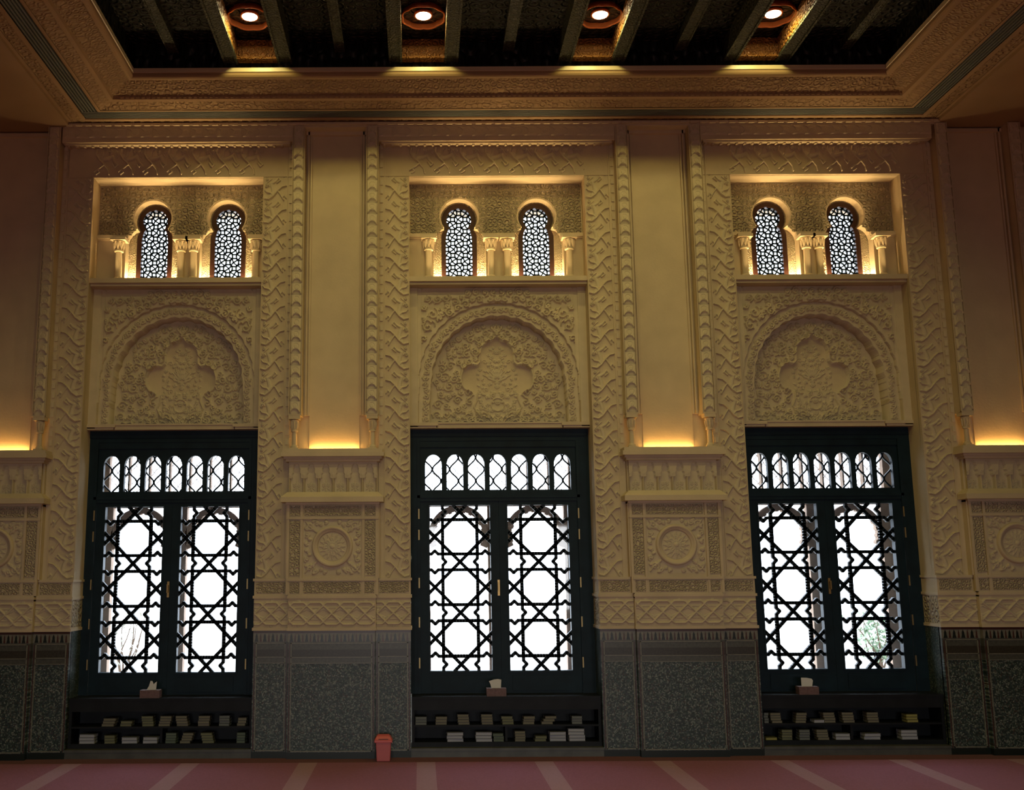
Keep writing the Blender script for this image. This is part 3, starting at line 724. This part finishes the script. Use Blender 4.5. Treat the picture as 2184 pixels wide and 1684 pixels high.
        zc0 = L_(1.215)
        ok = lambda a_, b_: abs(a_) < hwl + .004 and zb - .004 < b_ < zt + .004
        def line(pts, w_=bw):
            d_ = []
            for (x_, z_), (x2, z2) in zip(pts[:-1], pts[1:]):
                n = max(1, int(math.hypot(x2 - x_, z2 - z_) / .03)); d_ += [(x_ + (x2 - x_) * k / n, z_ + (z2 - z_) * k / n) for k in range(n)]
            d_.append(pts[-1]); clipped(la, d_, w_, y0, y1, ok)
        px_, pz_ = P, PZ
        for i in range(-1, 2):
            for j in range(-1, 5):
                cx, cz_ = i * px_, zc0 + j * pz_
                # straight octagon sides between star points (star at half periods)
                for sx in (-1, 1):
                    line([(cx + sx * A_ * px_, cz_ + v * pz_) for v in (-A_, A_)])
                    line([(cx + u * px_, cz_ + sx * A_ * pz_) for u in (-A_, A_)])
                # diagonals: diamond through the four crossings
                h2 = .5
                line([(cx, cz_ + h2 * pz_), (cx + h2 * px_, cz_), (cx, cz_ - h2 * pz_), (cx - h2 * px_, cz_), (cx, cz_ + h2 * pz_)])
                # eight pointed star at (+.5,+.5)
                sx_, sz_ = cx + .5 * px_, cz_ + .5 * pz_
                for k in range(4):
                    a_ = k * PI / 2; ca, sa = round(math.cos(a_)), round(math.sin(a_))
                    T = lambda u, v: (sx_ + (u * ca - v * sa) * px_, sz_ + (u * sa + v * ca) * pz_)
                    line([T(B_, -B_), T(B_, -t_), T(tip, 0), T(B_, t_), T(B_, B_)], bw * .95)
        la.build('lattice', M['lattice'], lf, kind='stuff')
        MB().box(-hwl - .005, hwl + .005, .054, .060, zb - .005, zt + .005).build('pane', M['glass'], lf)
        for hz in (2.56, 2.33, 1.81, 1.39, .96):
            xh = -sg * 0 + (x_out - .012 if sg < 0 else x_in + .0)
            MB().box(xh - .006 if sg < 0 else xh, xh + .008 if sg < 0 else xh + .014, -.034, -.012, L_(hz) - .055, L_(hz) + .055).build('hinge', M['brass'], lf)
        if sg < 0:
            hd = MB().box(x_in - .026, x_in - .002, -.014, 0, L_(1.755) - .085, L_(1.755) + .085); hd.box(x_in - .019, x_in - .009, -.05, -.012, L_(1.80), L_(1.812)); hd.box(x_in - .021, x_in - .007, -.056, -.046, L_(1.72), L_(1.812))
            hd.build('handle', M['handle'], lf)
    # stone arches outside each leaf
    Os = S('trim_%d' % (bi + 2), MB().box(o0 - .05, o0 + .03, .60, .72, FZ, 3.6).box(o1 - .03, o1 + .05, .60, .72, FZ, 3.6), M['stone'])
    for sg in (-1, 1):
        cx = dc + sg * lc; zc_ = 2.33; sa = MB(); ri, ro_ = .262 * s, .345 * s; nn = 28
        ts = [-.42 + (PI + .84) * k / nn for k in range(nn + 1)]
        for k in range(nn):      # horseshoe arch of shallow stone wedges
            a_, b_ = ts[k], ts[k + 1]; rk = ri + (.012 if k % 2 else 0)
            sa.prism([(cx + rk * math.cos(a_), zc_ + rk * math.sin(a_)), (cx + ro_ * math.cos(a_), zc_ + ro_ * math.sin(a_)), (cx + ro_ * math.cos(b_), zc_ + ro_ * math.sin(b_)), (cx + rk * math.cos(b_), zc_ + rk * math.sin(b_))], .60, .68)
        for q in (-1, 1): sa.box(min(cx + q * .325 * s, cx + q * .43 * s), max(cx + q * .325 * s, cx + q * .43 * s), .60, .70, FZ, 2.70)
        sa.box(cx - .43 * s, cx + .43 * s, .62, .68, 2.66, 2.72)
        sa.build('arch_surround', M['stone'], Os)
    MB().prism([(o0, 2.70), (o1, 2.70), (o1, 3.60), (o0, 3.60)], .62, .70, [arch_poly(dc + .2395 * s * (k - 3), .110 * s, 2.80, 3.34) for k in range(7)]).build('arch_screen', M['stone'], Os)
    net = MB()
    for k in range(-12, 13):
        pts = [(dc + k * .07 + .035 * .9 * math.cos(2 * PI * z / .16 + k * PI), 2.83 + z) for z in np.arange(0, .46, .016)]
        clipped(net, pts, .006, .71, .72, lambda a_, b_: o0 < a_ < o1)
    net.build('screen_net', M['stone'], Os, kind='stuff')

    # ---------------- bookshelf under the door
    bs = thing('bookshelf', (c, .33, FZ), 'dark wooden low bookshelf under the %s door, holding %s' % (DN[bi], ('sixteen small book piles', 'fifteen small book piles', 'a single yellow book')[bi]), 'bookshelf', 'bookshelves below the doors')
    w2 = OH * s - .004; Q = lambda z: z - FZ
    MB().box(-w2, w2, -.30, 0.04, Q(.615), Q(.640)).build('top_board', M['shelf_wood'], bs)
    MB().box(-w2, w2, -.292, -.27, Q(.505), Q(.615)).build('front_board', M['shelf_wood'], bs)
    MB().box(-w2 + .02, w2 - .02, -.28, 0.0, Q(.335), Q(.352)).build('shelf_board', M['shelf_wood'], bs)
    MB().box(-w2, w2, -.29, 0.0, Q(.135), Q(.182)).build('bottom_board', M['shelf_wood'], bs)
    for sx in (-1, 1): MB().box(min(sx * w2, sx * (w2 - .03)), max(sx * w2, sx * (w2 - .03)), -.285, 0, Q(.182), Q(.615)).build('side_panel', M['shelf_wood'], bs)
    MB().box(-.012, .012, -.24, 0, Q(.182), Q(.335)).build('divider', M['shelf_wood'], bs)
    MB().box(-w2, w2, -.012, 0.02, Q(.135), Q(.615)).build('back_panel', M['shelf_wood'], bs)
    S('baseboard_%s' % DN[bi], MB().box(o0, o1, -.035, .35, FZ - .02, .11).box(o0, o1, -.045, .35, .11, .135), M['marble'])
    # tissue box
    tx = (-2.84, 0.800, 4.08)[bi]
    tb = thing('tissue_box', (tx, .095, .640), ('dull pink tissue box with two tissue peaks, on the left bookshelf', 'dull pink tissue box with broad pale tissue, on the middle bookshelf', 'dull pink tissue box with squarish tissue, on the right bookshelf')[bi], 'tissue box', 'tissue boxes under the doors')
    MB().box(-.103, .103, -.055, .055, 0, .080).build('box', M['tbox'], tb)
    if bi == 0: pf = [(-.045, .078), (.055, .078), (.062, .165), (.040, .150), (.030, .135), (.015, .168), (-.005, .172), (-.02, .12)]
    elif bi == 1: pf = [(-.05, .078), (.05, .078), (.056, .165), (.02, .172), (-.02, .168), (-.075, .150), (-.06, .12)]
    else: pf = [(-.06, .078), (.05, .078), (.062, .14), (.05, .158), (.0, .168), (-.062, .170)]
    tm_ = MB(); n = len(pf)
    for k, yy in enumerate((-.012, .004, .014)): tm_.prism([(x_ * (1 - .08 * k), z_ - .006 * k) for x_, z_ in pf], yy, yy + .003)
    tm_.build('tissue', M['tissue'], tb)

# ------------------------------------------------------------------ books
# (x0, x1, count, colour, lean) in pixels of the photograph's frame
def xs_(v, k): return (v / k[0] + k[1])
K1, K2, K3 = (5.079, 130), (3.4125, 760), (4.9636, 1560)
ST = [
 [[(455, 590, 3, 'cream', .03), (645, 770, 2, 'olive', .01), (880, 1000, 4, 'olive', -.01), (1065, 1190, 4, 'cream', .02), (1250, 1370, 4, 'cream', -.02), (1485, 1605, 4, 'cream', .01), (1712, 1830, 4, 'grey', 0), (1915, 2003, 3, 'cream', 0)],
  [(215, 380, 3, 'white', 0), (478, 595, 3, 'olive', 0), (668, 835, 2, 'white', 0), (918, 1078, 2, 'white', .01), (1143, 1258, 4, 'green', 0), (1315, 1430, 4, 'cream', .03), (1535, 1655, 4, 'olive', -.02), (1912, 2000, 4, 'green', 0)]],
 [[(398, 478, 3, 'grey', 0), (578, 660, 3, 'cream', .01), (737, 820, 4, 'cream', -.01), (912, 992, 4, 'cream', 0), (1060, 1140, 3, 'olive', 0), (1215, 1298, 3, 'cream', .01), (1360, 1445, 3, 'cream', .06), (1568, 1645, 3, 'grey', 0)],
  [(660, 777, 3, 'white', 0), (868, 983, 3, 'white', 0), (1040, 1115, 3, 'green', -.01), (1150, 1228, 4, 'cream', 0), (1300, 1380, 2, 'olive', .03), (1403, 1520, 3, 'white', 0), (1542, 1660, 4, 'white', 0)]],
 [[(342, 392, 4, 'grey', 0), (415, 525, 4, 'cream', -.01), (680, 795, 4, 'cream', .01), (865, 975, 1, 'white', 0), (978, 1095, 4, 'cream', -.01), (1175, 1295, 4, 'cream', -.01), (1435, 1555, 4, 'cream', 0), (1845, 1970, 3, 'yellow', 0)],
  [(340, 465, 1, 'yellow', 0), (515, 630, 4, 'olive', 0), (700, 815, 4, 'grey', 0), (890, 1008, 4, 'cream', -.01), (1088, 1240, 2, 'white', 0), (1385, 1555, 2, 'white', 0), (1775, 1948, 3, 'white', 0)]]]
rb = random.Random(3); bm_cache = {}
def book_mesh(col, wd, t):
    key = (col, round(wd, 2), round(t, 3))
    if key not in bm_cache:
        wd = key[1]; m_ = MB().box(-wd / 2, wd / 2, -.055, .055, 0, .003).box(-wd / 2, wd / 2, -.055, .055, t - .003, t).box(-wd / 2, wd / 2, .052, .055, .003, t - .003)
        nc = len(m_.f); m_.box(-wd / 2 + .003, wd / 2 - .003, -.052, .052, .003, t - .003)
        me = m_.mesh('book', M['cover_' + col]); me.materials.append(M['pages_' + col])
        for p in me.polygons:
            if p.index >= nc: p.material_index = 1
        bm_cache[key] = me
    return bm_cache[key]
for bi in range(3):
    K = (K1, K2, K3)[bi]
    for row in range(2):
        z0 = (.352, .182)[row]; yy = (.115, .105)[row]; stacks = ST[bi][row]
        for si, (a, b, n, colr, lean) in enumerate(stacks):
            X0 = (xs_((a + b) / 2, K) - 896.7) * .00491; wd = (b - a) / K[0] * .00491
            hb = OH * BAY[bi][1] - .046 - wd / 2 - abs(lean) * 1.2; X0 = min(max(X0, BAY[bi][0] - hb), BAY[bi][0] + hb)
            g_ = .020 + wd / 2 + abs(lean) * n * .3
            if row and abs(X0 - BAY[bi][0]) < g_: X0 = BAY[bi][0] + (g_ if X0 > BAY[bi][0] else -g_)
            t = .031 if colr == 'white' else (.027 if n < 4 else .0255)
            for k in range(n):
                me = book_mesh(colr, wd, t)
                pos = 'only book' if n == 1 else ('bottom book' if k == 0 else 'top book' if k == n - 1 else ORD[k] + ' book up' if n > 3 else 'middle book')
                lab = '%s %s in %s pile from the left, %s shelf under the %s door' % ({'white': 'white', 'cream': 'cream', 'grey': 'grey', 'olive': 'olive', 'yellow': 'yellowish', 'green': 'greenish'}[colr], pos, ORD[si], ('upper', 'lower')[row], DN[bi])
                link('book', me, None, (X0 + lean * (k - (n - 1) / 2) * .32 + rb.uniform(-.004, .004), yy + rb.uniform(-.006, .006), z0 + .0012 + k * (t + .0006)), None, (0, 0, rb.uniform(-.06, .06)), label=lab, category='book', group='books on the shelves under the doors')

# ------------------------------------------------------------------ red bin, switch
bn = thing('waste_bin', (-.376, -.215, FZ), 'small red plastic swing-lid bin on the carpet beside the middle door', 'bin')
bd = MB(); bd.add([(-.068, -.055, 0), (.068, -.055, 0), (.068, .055, 0), (-.068, .055, 0), (-.078, -.065, .19), (.078, -.065, .19), (.078, .065, .19), (-.078, .065, .19)], [(0, 3, 2, 1), (4, 5, 6, 7), (0, 1, 5, 4), (1, 2, 6, 5), (2, 3, 7, 6), (3, 0, 4, 7)])
o = bd.build('body', M['bin'], bn); bv = o.modifiers.new('b', 'BEVEL'); bv.width = .01; bv.segments = 3
rm = MB().box(-.092, .092, -.078, .078, .185, .212); o = rm.build('rim', M['bin_lid'], bn); bv = o.modifiers.new('b', 'BEVEL'); bv.width = .006; bv.segments = 2
ld = MB().add([(-.088, -.074, .212), (.088, -.074, .212), (.088, .074, .212), (-.088, .074, .212), (-.070, -.045, .245), (.070, -.045, .245), (.070, .045, .245), (-.070, .045, .245), (-.058, -.02, .258), (.058, -.02, .258), (.058, .02, .258), (-.058, .02, .258)],
    [(0, 1, 5, 4), (1, 2, 6, 5), (2, 3, 7, 6), (3, 0, 4, 7), (4, 5, 9, 8), (5, 6, 10, 9), (6, 7, 11, 10), (7, 4, 8, 11), (8, 9, 10, 11), (0, 3, 2, 1)])
o = ld.build('swing_lid', M['bin_lid'], bn); bv = o.modifiers.new('b', 'BEVEL'); bv.width = .006; bv.segments = 2
MB().box(-.05, .05, -.071, -.066, .216, .222).build('lid_slot', M['tile_dark'], bn)
sw = thing('wall_switch', (-.112, .285, 2.035), 'small grey switch plate on the left jamb of the middle door', 'switch')
MB().box(-.0, .020, -.03, .03, 0, .095).build('plate', M['plate'], sw); MB().box(.020, .024, -.015, .015, .03, .065).build('rocker', M['tissue'], sw)

# ------------------------------------------------------------------ ceiling
CX0, CX1, CY0, CY1 = -3.94, 5.89, YN + 1.0, -.05
def ringm(p0, p1, mb):
    (a0, z0), (a1, z1) = p0, p1
    A = [(CX0 + a0, CY1 - a0, z0), (CX1 - a0, CY1 - a0, z0), (CX1 - a0, CY0 + a0, z0), (CX0 + a0, CY0 + a0, z0)]
    B = [(CX0 + a1, CY1 - a1, z1), (CX1 - a1, CY1 - a1, z1), (CX1 - a1, CY0 + a1, z1), (CX0 + a1, CY0 + a1, z1)]
    mb.add(A + B, [(i, (i + 1) % 4, 4 + (i + 1) % 4, 4 + i) for i in range(4)])
cm = MB().box(XL, CX0, YN, .0, ZTOP - .03, ZTOP + .1).box(CX1, XR, YN, .0, ZTOP - .03, ZTOP + .1).box(CX0, CX1, YN, CY0, ZTOP - .03, ZTOP + .1)
ceil = S('ceiling', cm, M['soffit'])
def prof(pts, name, mat):
    m_ = MB()
    for p, q in zip(pts[:-1], pts[1:]): ringm(p, q, m_)
    m_.build(name, mat, ceil)
prof([(-.02, 6.92), (.0, 6.955), (.035, 6.955)], 'outer_moulding', M['soffit'])
prof([(.035, 6.960), (.17, 6.960)], 'carved_border', M['soffit_carve'])
prof([(.17, 6.960), (.175, 6.945), (.215, 6.945), (.22, 6.955)], 'border_moulding', M['soffit'])
prof([(.22, 7.02), (.41, 7.02)], 'grille_trough', M['grille_dark'])
prof([(.22, 6.955), (.22, 7.02)], 'trough_side', M['grille_dark']); prof([(.41, 7.02), (.41, 6.95)], 'trough_side', M['grille_dark'])
prof([(.41, 6.95), (.43, 6.935), (.46, 6.935)], 'inner_moulding', M['soffit'])
prof([(.46, 6.94), (.60, 6.985)], 'carved_border', M['soffit_carve'])
prof([(.60, 6.985), (.61, 6.965), (.65, 6.975), (.66, 7.01)], 'inner_moulding', M['soffit'])
prof([(.66, 7.01), (.88, 7.10)], 'carved_cove', M['soffit_carve'])
prof([(.88, 7.10), (.89, 7.075), (.92, 7.075), (.935, 7.085), (.945, 7.10), (.945, 7.13)], 'rim_moulding', M['soffit'])
prof([(.945, 7.13), (.955, 7.133), (.955, 7.178), (.90, 7.18)], 'rim_edge', M['rim'])
# dentil row of the wall side
dn = MB()
for k in range(150): dn.box(-3.2 + k * .0565, -3.2 + k * .0565 + .030, -.715, -.69, 6.985, 7.015)
dn.build('bead_row', M['soffit'], ceil, kind='stuff')
# linear grilles: far, left, right
def grille(name, x0, x1, y0, y1, lab, alongx):
    g = thing('air_grille', ((x0 + x1) / 2, (y0 + y1) / 2, 6.955), lab, 'air grille', 'linear grilles around the ceiling opening')
    a, b = (x1 - x0) / 2, (y1 - y0) / 2
    for k in range(5):
        t = -1 + 2 * (k + .5) / 5
        if alongx: MB().box(-a, a, t * b - .009, t * b + .009, -.004, .022).build('slat', M['grille'], g)
        else: MB().box(t * a - .009, t * a + .009, -b, b, -.004, .022).build('slat', M['grille'], g)
grille('g', CX0 + .23, CX1 - .23, CY1 - .40, CY1 - .23, 'grey slotted air grille along the ceiling edge above the doors', True)
grille('g', CX0 + .23, CX0 + .40, CY0 + .5, CY1 - .40, 'grey slotted air grille running towards the camera, left of the dark ceiling', False)
grille('g', CX1 - .40, CX1 - .23, CY0 + .5, CY1 - .40, 'grey slotted air grille running towards the camera, right of the dark ceiling', False)
# timber ceiling, shade put into the colour of its boards and beams
rx0, rx1, ry0, ry1 = CX0 + .955, CX1 - .955, CY0 + .955, CY1 - .955
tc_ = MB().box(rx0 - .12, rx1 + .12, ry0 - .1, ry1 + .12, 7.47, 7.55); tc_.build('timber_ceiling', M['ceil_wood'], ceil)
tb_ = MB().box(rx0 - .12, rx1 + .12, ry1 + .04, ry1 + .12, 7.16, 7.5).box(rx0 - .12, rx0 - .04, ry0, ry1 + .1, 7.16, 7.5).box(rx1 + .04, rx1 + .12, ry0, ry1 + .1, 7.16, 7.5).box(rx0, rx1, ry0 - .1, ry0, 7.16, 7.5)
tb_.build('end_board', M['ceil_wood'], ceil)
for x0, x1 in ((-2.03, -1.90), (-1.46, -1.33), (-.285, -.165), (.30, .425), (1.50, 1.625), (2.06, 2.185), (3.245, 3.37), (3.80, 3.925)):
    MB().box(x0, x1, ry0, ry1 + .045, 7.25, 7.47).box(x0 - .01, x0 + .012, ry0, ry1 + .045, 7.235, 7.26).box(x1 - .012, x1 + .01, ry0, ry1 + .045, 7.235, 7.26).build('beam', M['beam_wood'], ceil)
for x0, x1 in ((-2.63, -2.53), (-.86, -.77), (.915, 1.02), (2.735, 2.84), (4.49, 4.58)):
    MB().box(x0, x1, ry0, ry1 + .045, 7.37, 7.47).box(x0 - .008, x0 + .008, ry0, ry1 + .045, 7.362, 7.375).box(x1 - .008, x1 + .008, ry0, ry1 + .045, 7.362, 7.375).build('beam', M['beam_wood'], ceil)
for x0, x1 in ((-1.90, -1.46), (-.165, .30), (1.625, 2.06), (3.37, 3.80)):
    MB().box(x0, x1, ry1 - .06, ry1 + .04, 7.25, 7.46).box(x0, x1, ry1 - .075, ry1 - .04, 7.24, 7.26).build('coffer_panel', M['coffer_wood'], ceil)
    for sx, xx in ((1, x0), (-1, x1)): MB().box(min(xx, xx + sx * .008), max(xx, xx + sx * .008), -2.6, ry1 - .06, 7.27, 7.45).build('coffer_side', M['coffer_wood'], ceil)
    MB().box(x0, x1, -2.68, -2.6, 7.25, 7.46).build('coffer_panel', M['coffer_wood'], ceil)
for i, x in enumerate(LAMPX):
    x = ((-1.68), .067, 1.845, 3.585)[i]
    t = thing('ceiling_light', (x, LAMPY, 7.47), '%s recessed round ceiling light from the left, in a scalloped copper ring between beams' % ORD[i], 'ceiling light', 'recessed lights in the timber ceiling')
    rg = MB(); n = 64
    for k in range(n):
        for (r, z) in ((.196, -.050), (.204, -.060), (.214, -.058), (.200, -.0)):
            a = 2 * PI * k / n; rr = r * (1 + .07 * abs(math.sin(a * 4))); rg.v.append((rr * math.cos(a), rr * math.sin(a), z))
    for k in range(n):
        for j in range(3): a0 = k * 4 + j; a1 = ((k + 1) % n) * 4 + j; rg.f.append((a0, a1, a1 + 1, a0 + 1))
    rg.build('scalloped_ring', M['copper'], t, smooth=True)
    MB().lathe([(.092, 0), (.096, -.03), (.080, -.034), (.078, -.012)], 0, 0, 32).build('trim_ring', M['copper'], t, smooth=True)
    MB().lathe([(.074, -.016), (.074, -.034), (.045, -.046), (.01, -.05)], 0, 0, 24).build('bulb', M['lampglow'], t, smooth=True)

# ------------------------------------------------------------------ outside
S('ground', MB().box(-30, 30, .72, 40, -.2, .0), M['ground'])
S('exterior_eave', MB().box(-12, 14, .56, 3.0, 6.93, 7.15), M['eave'])

def shrub(name, x, y, hgt, wid, mat, lab, n, leafy):
    t = thing(name, (x, y, 0), lab, 'shrub'); rs = random.Random(int(x * 10)); st = MB(); lf = MB()
    for k in range(9):
        a = rs.uniform(0, 6.3); p = Vector((0, 0, 0)); d = Vector((math.cos(a) * .35, math.sin(a) * .35, 1)).normalized()
        for q in range(6):
            e = p + d * hgt / 6; w_ = .022 * (1 - q / 7)
            st.add([(p.x - w_, p.y, p.z), (p.x + w_, p.y, p.z), (p.x, p.y + w_ * 1.7, p.z), (e.x - w_ * .8, e.y, e.z), (e.x + w_ * .8, e.y, e.z), (e.x, e.y + w_ * 1.4, e.z)], [(0, 1, 4, 3), (1, 2, 5, 4), (2, 0, 3, 5)])
            p = e; d = (d + Vector((rs.uniform(-.3, .3), rs.uniform(-.3, .3), rs.uniform(-.1, .1)))).normalized()
    for k in range(n):
        u, v, w2_ = rs.gauss(0, .33), rs.gauss(0, .33), rs.uniform(.25, 1)
        c = Vector((u * wid, v * wid, w2_ * hgt)); a = rs.uniform(0, 6.3); b = rs.uniform(-1, 1); L = rs.uniform(.03, .06)
        dx = Vector((math.cos(a), math.sin(a), b)) * L; dy = Vector((-math.sin(a), math.cos(a), rs.uniform(-.6, .6))) * L * .45
        lf.add([c - dx, c - dy, c + dx, c + dy], [(0, 1, 2, 3)])
    st.build('stems', M['stems'], t)
    lf.build('foliage', mat, t, kind='stuff')
M['stems'] = simple('shrub_stems', (.10, .07, .05), .9)
M['leaf_green'] = simple('shrub_leaves', (.26, .36, .25), .7, noise=.3, nscale=3)
M['leaf_grey'] = simple('dry_leaves', (.34, .34, .30), .7, noise=.3, nscale=3)
shrub('shrub', 8.3, 8.0, 1.15, .55, M['leaf_green'], 'pale green shrub outside, seen through the lower octagons of the right door', 900, True)
shrub('shrub', -5.35, 8.0, 1.2, .45, M['leaf_grey'], 'sparse greyish shrub outside, seen through the lower octagons of the left door', 160, False)
